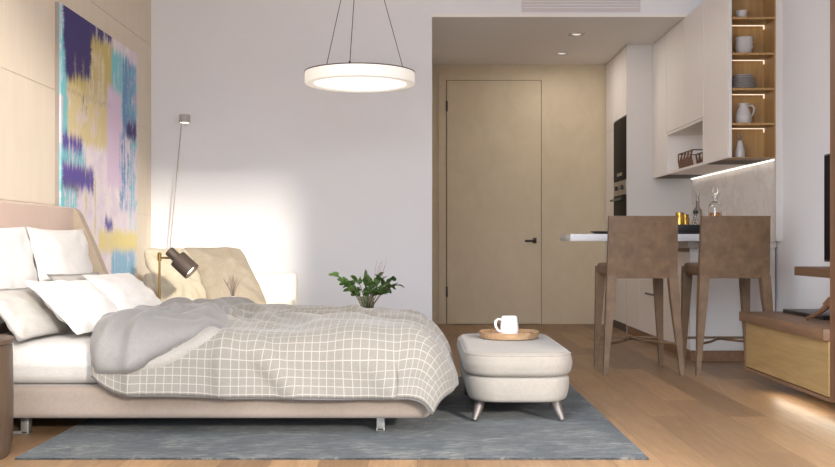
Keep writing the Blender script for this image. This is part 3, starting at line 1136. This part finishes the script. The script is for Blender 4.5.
t = thing('wall_cabinet', 'tall white wall cabinet beside the lit wooden shelves', 'cabinet', (2.4, 7.53, CB), group='white wall cabinets')
obj('carcass', mbox(CX + .02, 2.585, 7.335, 7.718, CB, CT), M['carcass'], t, True, smooth=False)
obj('door', mbox(CX - .012, CX, 7.112, 7.716, CB, CT, .002, 1), M['white_lacquer'], t, True)
# open lit shelf unit
su = thing('shelf_unit', 'tall oak-lined open shelf unit with lit shelves', 'shelf', (2.39, 7.2, CB))
bm = B()
box(bm, CX + .004, CX + .012, 7.105, 7.33, CB, CT)
box(bm, 2.536, 2.545, 7.105, 7.33, CB, CT)
obj('side_panel', bm, M['shelfoak'], su, True, smooth=False)
obj('back_panel', mbox(CX + .012, 2.536, 7.315, 7.33, CB, CT), M['shelfoak'], su, True, smooth=False)
obj('front_edge', mbox(CX - .012, CX + .011, 7.098, 7.1045, CB, CT), M['side_white'], su, True, smooth=False)
SZ = [1.4605, 1.704, 1.953, 2.203, 2.457]
for k, z in enumerate(SZ):
    sh = obj('shelf', mbox(CX + .012, 2.536, 7.106, 7.315, z - (.004 if k == 0 else .016), z), M['shelfoak'], su, True, smooth=False)
    if k:
        bm = B()
        box(bm, CX + .014, 2.534, 7.306, 7.314, z - .021, z - .0165)
        box(bm, 2.528, 2.534, 7.306, 7.314, z - .046, z - .021)
        obj('light_strip', bm, M['led'], sh, True, 'warm lit strip under the shelf', smooth=False)
        ld = bpy.data.lights.new('shelf_light', 'AREA')
        ld.shape = 'RECTANGLE'
        ld.size, ld.size_y = .26, .01
        ld.energy = .035
        ld.color = (1, .80, .52)
        lo = bpy.data.objects.new('shelf_light', ld)
        COL.objects.link(lo)
        lo.location = (2.38, 7.29, z - .032)
        lo.rotation_euler = (radians(-12), 0, 0)
# led strip under the wall cabinets
st = obj('light_strip', mbox(2.560, 2.572, 7.14, 9.37, CB - .012, CB - .001), M['ledcool'], smooth=False)
tag(st, 'long white light strip under the wall cabinets along the marble', 'light')
ld = bpy.data.lights.new('cabinet_light', 'AREA')
ld.shape = 'RECTANGLE'
ld.size, ld.size_y = .012, 2.2
ld.energy = .4
ld.color = (1, .93, .85)
lo = bpy.data.objects.new('cabinet_light', ld)
COL.objects.link(lo)
lo.location = (2.55, 8.25, CB - .014)
lo.rotation_euler = (0, radians(8), 0)

# oven tower
tw = thing('oven_tower', 'tall white kitchen tower with built-in black ovens at the hall end', 'cabinet', (2.28, 9.95, 0))
obj('carcass', mbox(1.99, 2.58, 9.42, 10.485, 0, HC - .003), M['carcass'], tw, True, smooth=False)
obj('side_panel', mbox(1.968, 2.585, 9.397, 9.419, 0, HC - .002), M['side_white'], tw, True, smooth=False)
obj('door', mbox(1.971, 1.989, 10.03, 10.46, 2.0, HC - .004, .002, 1), M['white_lacquer'], tw, True)
obj('door', mbox(1.971, 1.989, 9.42, 10.025, 2.06, HC - .004, .002, 1), M['white_lacquer'], tw, True)
obj('door', mbox(1.971, 1.989, 10.03, 10.46, .08, 1.996, .002, 1), M['white_lacquer'], tw, True)
obj('drawer', mbox(1.971, 1.989, 9.42, 10.025, .08, .70, .002, 1), M['white_lacquer'], tw, True)
ov = obj('microwave', mbox(1.965, 1.989, 9.425, 10.02, 1.455, 2.05, .003), M['blackgloss'], tw, True, 'black glass microwave')
obj('display', mbox(1.962, 1.966, 9.60, 9.84, 1.50, 1.53), M['steel'], ov, True, smooth=False)
ov = obj('oven', mbox(1.965, 1.989, 9.425, 10.02, .71, 1.31, .003), M['blackgloss'], tw, True, 'black glass oven')
pn = obj('control_panel', mbox(1.965, 1.989, 9.425, 10.02, 1.313, 1.452, .003), M['steel'], tw, True, 'steel control panel with two knobs')
for y in (9.58, 9.86):
    bm = lathe(B(), [(.022, 0), (.020, .02)], 18, c=(1.965, y, 1.385), rot=Vector((-1, 0, 0)).to_track_quat('Z', 'Y').to_matrix())
    obj('knob', bm, M['black'], pn, True)
bm = B()
tube(bm, [(1.93, 9.46, 1.27), (1.93, 9.99, 1.27)], .011, 10)
tube(bm, [(1.93, 9.50, 1.27), (1.967, 9.50, 1.27)], .007, 8)
tube(bm, [(1.93, 9.95, 1.27), (1.967, 9.95, 1.27)], .007, 8)
obj('handle', bm, M['black'], ov, True)

# crockery on the shelves (one item a thing)
def lathe_thing(name, prof, mat, loc, label, cat, group=None, seg=28):
    o = obj(name, lathe(B(), prof, seg, cap0=False, cap1=False), M[mat])
    o.location = loc
    return tag(o, label, cat, group)
bowl = lambda R, h: [(.001, 0), (R * .55, 0), (R * .8, h * .25), (R, h), (R - .004, h), (R * .76, h * .32), (.001, .008)]
lathe_thing('bowl', bowl(.042, .058), 'greyceramic', (2.330, 7.185, SZ[4] + .001), 'single small grey bowl on the highest visible shelf', 'bowl')
BL = ['lowest', 'middle one', 'topmost']
for k in range(3):
    lathe_thing('bowl', bowl(.066 - .001 * k, .056), 'greyceramic', (2.345, 7.18, SZ[3] + .001 + k * .031), 'grey bowl, %s of the stack of bowls' % BL[k], 'bowl', 'stacked grey bowls')
plate = lambda R: [(.001, 0), (R * .5, 0), (R * .55, .003), (R, .012), (R, .0145), (R * .55, .006), (.001, .005)]
PL = ['lowest', 'second from bottom', 'third from bottom', 'fourth from bottom', 'fifth from bottom', 'topmost']
for k in range(6):
    lathe_thing('plate', plate((.096, .096, .092, .085, .078, .070)[k]), 'greyceramic', (2.345, 7.205, SZ[2] + .001 + k * .0175), 'grey plate, %s of the stack of plates' % PL[k], 'plate', 'stacked grey plates')
t = thing('jug', 'grey ceramic jug with a side handle on the lit shelves', 'jug', (2.342, 7.185, SZ[1] + .001))
obj('body', lathe(B(), [(.001, 0), (.045, 0), (.056, .02), (.057, .05), (.045, .095), (.034, .118), (.036, .14), (.041, .146), (.038, .146), (.031, .12), (.04, .09), (.001, .02)], 28, cap0=False, cap1=False), M['greyceramic'], t)
bm = B()
tube(bm, [(.036, 0, .128), (.062, 0, .134), (.078, 0, .112), (.070, 0, .075), (.050, 0, .045)], .006, 8)
obj('handle', bm, M['greyceramic'], t)
t = thing('bottle_vase', 'slim grey bottle vase with dry stalks on the lowest lit shelf', 'vase', (2.316, 7.18, SZ[0] + .001))
obj('vase', lathe(B(), [(.001, 0), (.030, 0), (.034, .01), (.032, .05), (.020, .10), (.014, .118), (.016, .124), (.012, .122), (.012, .1)], 24, cap0=False, cap1=False), M['greyceramic'], t)
bm = B()
rr = random.Random(5)
for k in range(8):
    x, y = rr.uniform(-.03, .03), rr.uniform(-.02, .02)
    z = rr.uniform(.145, .178)
    tube(bm, [(0, 0, .10), (x * .4, y * .4, .13), (x, y, z)], [.0018, .0016, .001], 5)
    lathe(bm, [(.001, -.005), (.004, 0), (.001, .007)], 7, c=(x, y, z))
obj('stalks', bm, M['twig'], t)
# wire basket in the niche
t = thing('wire_basket', 'dark openwork basket in the pale niche', 'basket', (2.325, 8.38, CB + .0215))
for sx in (-1, 1):
    bm = B()
    for k in range(9):
        y = -.20 + .05 * k
        tube(bm, [(sx * .075, y - .01, .004), (sx * .08, y + .02, .07), (sx * .075, y + .04 * (-1) ** k, .135)], .007, 6)
    tube(bm, [(sx * .075, -.21, .135), (sx * .075, .23, .135)], .006, 6)
    obj('slatted_side', bm, M['walnut_v'], t)
bm = B()
for z, r_ in ((.006, .006), (.135, .005)):
    pts = [(-.075, -.21, z), (.075, -.21, z), (.075, .23, z), (-.075, .23, z), (-.075, -.21, z)]
    tube(bm, pts, r_, 6)
obj('rim', bm, M['darkmetal'], t)
# things on the bar and worktop
BZ = .9135
t = thing('black_tray', 'long black rectangular tray with bottles on the bar', 'tray', (1.96, 7.28, BZ))
bm = B()
box(bm, -.17, .17, -.15, .15, 0, .012, .003)
box(bm, -.17, .17, -.15, -.138, .012, .068, .002)
box(bm, -.17, .17, .138, .15, .012, .068, .002)
box(bm, -.17, -.158, -.138, .138, .012, .068, .002)
box(bm, .158, .17, -.138, .138, .012, .068, .002)
obj('box', bm, M['black'], t)
bm = lathe(B(), [(.001, 0), (.08, 0), (.115, .018), (.115, .022), (.078, .006), (.001, .005)], 36, cap0=False, cap1=False)
o = obj('black_plate', bm, M['black'])
o.location = (1.375, 7.28, BZ)
tag(o, 'shallow black plate on the bar left of the stools', 'plate')
TB = BZ + .0125
jar = [(.001, 0), (.034, 0), (.037, .006), (.037, .085), (.030, .10), (.030, .118), (.001, .12)]
for x, y, s, l in ((1.895, 7.23, 1.22, 'gold glazed jar at the left end of the black tray'), (1.955, 7.31, 1.12, 'gold glazed jar second from the left in the black tray')):
    o = obj('gold_jar', lathe(B(), [(r_ * s * .8, z * s) for r_, z in jar], 24, cap0=False, cap1=False), M['gold'])
    o.location = (x, y, TB)
    tag(o, l, 'jar', 'gold jars in the black tray')
t = thing('stoppered_bottle', 'small clear bottle with a dark stopper in the black tray', 'bottle', (2.005, 7.21, TB))
obj('glass', lathe(B(), [(.001, 0), (.026, 0), (.028, .006), (.028, .08), (.012, .105), (.012, .13), (.009, .13), (.009, .10), (.024, .078), (.024, .008), (.001, .006)], 24, cap0=False, cap1=False), M['glass'], t)
obj('stopper', lathe(B(), [(.008, .12), (.008, .132), (.018, .136), (.018, .158), (.004, .164)], 18), M['black'], t)
t = thing('tall_bottle', 'tall grey long-necked bottle in the black tray', 'bottle', (2.045, 7.30, TB))
obj('glass', lathe(B(), [(.001, 0), (.032, 0), (.035, .006), (.035, .13), (.030, .16), (.014, .19), (.013, .27), (.016, .272), (.016, .285), (.001, .285)], 24, cap0=False, cap1=False), M['greyglass'], t)
t = thing('decanter', 'tall glass decanter of amber liquor with a square stopper on the worktop', 'bottle', (2.262, 7.6, .8625))
obj('glass', lathe(B(), [(.001, 0), (.046, 0), (.05, .006), (.05, .255), (.042, .285), (.018, .305), (.016, .335), (.022, .345), (.019, .345), (.013, .335), (.014, .307), (.038, .281), (.045, .253), (.045, .012), (.001, .010)], 28, cap0=False, cap1=False), M['glass'], t)
obj('liquor', lathe(B(), [(.001, .0115), (.0435, .0115), (.0435, .218), (.001, .218)], 28, cap0=False, cap1=False), M['amber'], t, label='amber liquor')
bm = B()
box(bm, -.022, .022, -.022, .022, .356, .420, .006)
lathe(bm, [(.011, .328), (.012, .358)], 14)
obj('stopper', bm, M['glass'], t)
# ---- bar stools
def make_stool(label):
    t = thing('bar_stool', label, 'bar stool', (0, 0, 0), group='brown leather bar stools')
    bm = B()
    n1, n2 = 10, 12
    grid = []
    for i in range(n1 + 1):
        a = i / n1
        z = .622 + a * .402
        w = .228 - .008 * a
        row = []
        for j in range(n2 + 1):
            b = -1 + 2 * j / n2
            row.append((b * w, -.205 - .035 * a - .012 * (1 - b * b) * a, z))
        grid.append(row)
    f = [[bm.verts.new((x, y - .0, z)) for x, y, z in r_] for r_ in grid]
    k = [[bm.verts.new((x, y + .042, z)) for x, y, z in r_] for r_ in grid]
    for i in range(n1):
        for j in range(n2):
            bm.faces.new((f[i][j], f[i][j + 1], f[i + 1][j + 1], f[i + 1][j]))
            bm.faces.new((k[i][j], k[i + 1][j], k[i + 1][j + 1], k[i][j + 1]))
    for i in range(n1):
        bm.faces.new((f[i][0], f[i + 1][0], k[i + 1][0], k[i][0]))
        bm.faces.new((f[i][n2], k[i][n2], k[i + 1][n2], f[i + 1][n2]))
    for j in range(n2):
        bm.faces.new((f[0][j], k[0][j], k[0][j + 1], f[0][j + 1]))
        bm.faces.new((f[n1][j], f[n1][j + 1], k[n1][j + 1], k[n1][j]))
    bmesh.ops.bevel(bm, geom=[e for e in bm.edges if e.is_manifold and e.calc_face_angle(0) > 1.0], offset=.006, segments=2, affect='EDGES')
    obj('backrest', bm, M['leather'], t)
    bm = rbox(B(), 0, .025, .635, .716, .222, .212, .05, .025)
    obj('seat', bm, M['leather'], t)
    for sx in (-1, 1):
        bm = B()
        tube(bm, [(sx * .198, -.19, .64), (sx * .207, -.20, .50), (sx * .247, -.238, 0)], [.030, .029, .013], square=True)
        obj('leg', bm, M['leather'], t)
        bm = B()
        tube(bm, [(sx * .196, .20, .69), (sx * .200, .207, .56), (sx * .224, .22, 0)], [.032, .029, .013], square=True)
        obj('leg', bm, M['leather'], t)
    bm = B()
    tube(bm, [(-.216, .215, .2), (.216, .215, .2)], .0085, 8)
    tube(bm, [(-.23, -.222, .2), (-.12, -.08, .2), (-.03, .09, .2), (.03, .09, .2), (.12, -.08, .2), (.23, -.222, .2)], .0085, 8)
    tube(bm, [(-.03, .09, .2), (0, .21, .2), (.03, .09, .2)], .0085, 8)
    obj('stretcher', bm, M['leather'], t)
    return t
s1 = make_stool('brown leather bar stool nearer the hall door')
s1.location = (1.452, 6.66, 0)
dup(s1, (2.047, 6.66, 0), 'brown leather bar stool behind the wooden console')

# ================================================================== TV WALL
co = thing('wall_console', 'low walnut media console with an oak drawer front and lit underside', 'console', (2.26, 5.3, .1))
obj('body', mbox(1.955, 2.588, 4.72, 5.94, .10, .388), M['walnut'], co, True, smooth=False)
bm = B()
box(bm, 1.94, 1.956, 4.72, 5.94, .10, .118)
box(bm, 1.94, 1.956, 5.915, 5.94, .118, .388)
obj('face_frame', bm, M['walnut'], co, True, smooth=False)
obj('drawer_front', mbox(1.942, 1.956, 4.7215, 5.912, .121, .384, .002, 1), M['oak'], co, True, 'yellow oak drawer front')
obj('console_top', mbox(1.915, 2.588, 4.72, 5.955, .388, .443, .004), M['walnut'], co, True)
obj('light_strip', mbox(2.10, 2.12, 4.75, 5.6, .094, .10), M['ledcool'], co, True, 'lit strip under the console', smooth=False)
ld = bpy.data.lights.new('console_light', 'AREA')
ld.shape = 'RECTANGLE'
ld.size, ld.size_y = .04, .95
ld.energy = 1.5
ld.color = (1, .88, .70)
lo = bpy.data.objects.new('console_light', ld)
COL.objects.link(lo)
lo.location = (2.02, 5.17, .096)
lo.rotation_euler = (0, radians(20), 0)
o = obj('tall_cabinet', mbox(1.945, 2.588, 3.9, 4.718, .10, 3.0, .003), M['walnut_v'])
tag(o, 'tall walnut cabinet cut by the right frame edge beside the console', 'cabinet')
o = obj('wall_shelf', mbox(2.20, 2.588, 4.72, 5.84, .662, .713, .003), M['walnut'])
tag(o, 'thick walnut wall shelf under the television', 'shelf')
t = thing('television', 'black flat television on the right wall above the walnut shelf', 'television', (2.5, 5.4, .74))
obj('casing', mbox(2.447, 2.51, 4.76, 6.02, .738, 1.382, .004), M['black'], t, True)
obj('screen', mbox(2.443, 2.4475, 4.772, 6.008, .752, 1.370), M['blackgloss'], t, True, smooth=False)
obj('wall_bracket', mbox(2.51, 2.588, 5.2, 5.6, .95, 1.15), M['black'], t, True, smooth=False)
o = obj('media_box', mbox(2.14, 2.46, 5.28, 5.86, .4435, .464, .004), M['black'])
tag(o, 'flat black box lying on the walnut console', 'media box')
bm = B()
tube(bm, [(2.045, 5.25, .4525), (2.075, 5.16, .49), (2.09, 5.09, .535), (2.115, 5.06, .59), (2.13, 5.04, .64)], [.010, .013, .018, .016, .013], 12)
tube(bm, [(2.095, 5.08, .545), (2.115, 5.02, .50), (2.125, 4.98, .4545)], [.016, .014, .012], 12)
tube(bm, [(2.085, 5.10, .53), (2.10, 5.075, .56)], [.021, .021], 12)
o = obj('wooden_figure', bm, M['sculpture'])
tag(o, 'brown wooden sculpture with slanting limbs on the console', 'sculpture')

# ================================================================== PICTURE AND PENDANT
pt = thing('abstract_painting', 'tall abstract canvas in indigo, yellow and turquoise above the bed', 'painting', (LX, 6.07, .57))
obj('canvas', mbox(.004, .034, 0, 1.66, 0, 1.74, .002, 1), M['paint'], pt)
obj('stretcher_frame', mbox(.001, .026, -.004, 1.664, -.004, 1.744), M['lamphead'], pt, smooth=False)

PZ = 7.0
pl = thing('ring_pendant', 'large white lit ring pendant lamp hanging on thin cables', 'pendant lamp', (-.403, PZ, 1.80))
R0, R1, z0, z1 = .384, .322, 1.957, 2.037
prof = [(R1, z1), (R1, z0 + .012), (R1 + .006, z0 + .003), (R1 + .02, z0), (R0 - .02, z0), (R0 - .006, z0 + .004), (R0, z0 + .014), (R0, z1), (R1, z1)]
bm = lathe(B(), [(r_, z - 1.80) for r_, z in prof], 96, cap0=False, cap1=False)
bmesh.ops.remove_doubles(bm, verts=bm.verts[:], dist=1e-5)
obj('ring_diffuser', bm, M['glow'], pl, label='glowing white ring')
bm = lathe(B(), [(r_, z - 1.80) for r_, z in ((R1 - .002, z1), (R0 + .003, z1), (R0 + .003, z1 + .007), (R1 - .002, z1 + .007), (R1 - .002, z1))], 96, cap0=False, cap1=False)
bmesh.ops.remove_doubles(bm, verts=bm.verts[:], dist=1e-5)
obj('top_ring', bm, M['bronze'], pl, label='thin dark ring on top')
obj('lower_diffuser', lathe(B(), [(.001, z0 + .012 - 1.80), (R1 + .001, z0 + .012 - 1.80), (R1 + .001, z0 + .03 - 1.80), (.001, z0 + .03 - 1.80)], 64, cap0=False, cap1=False), M['glowdisc'], pl, label='bright lower diffuser inside the ring')
AP = Vector((0, 0, 3.165 - 1.80))
for a in (262, 24, 142):
    p = Vector(( .345 * cos(radians(a)), .345 * sin(radians(a)), z1 + .007 - 1.80))
    bm = B()
    tube(bm, [p, AP], .0028, 6)
    lathe(bm, [(.008, 0), (.008, .012), (.003, .02)], 10, c=p)
    obj('cable', bm, M['darkmetal'], pl)
bm = lathe(B(), [(.012, AP.z - .006), (.05, AP.z), (.06, AP.z + .01), (.06, CZ - 1.80 - .0005)], 24)
obj('canopy', bm, M['darkmetal'], pl)
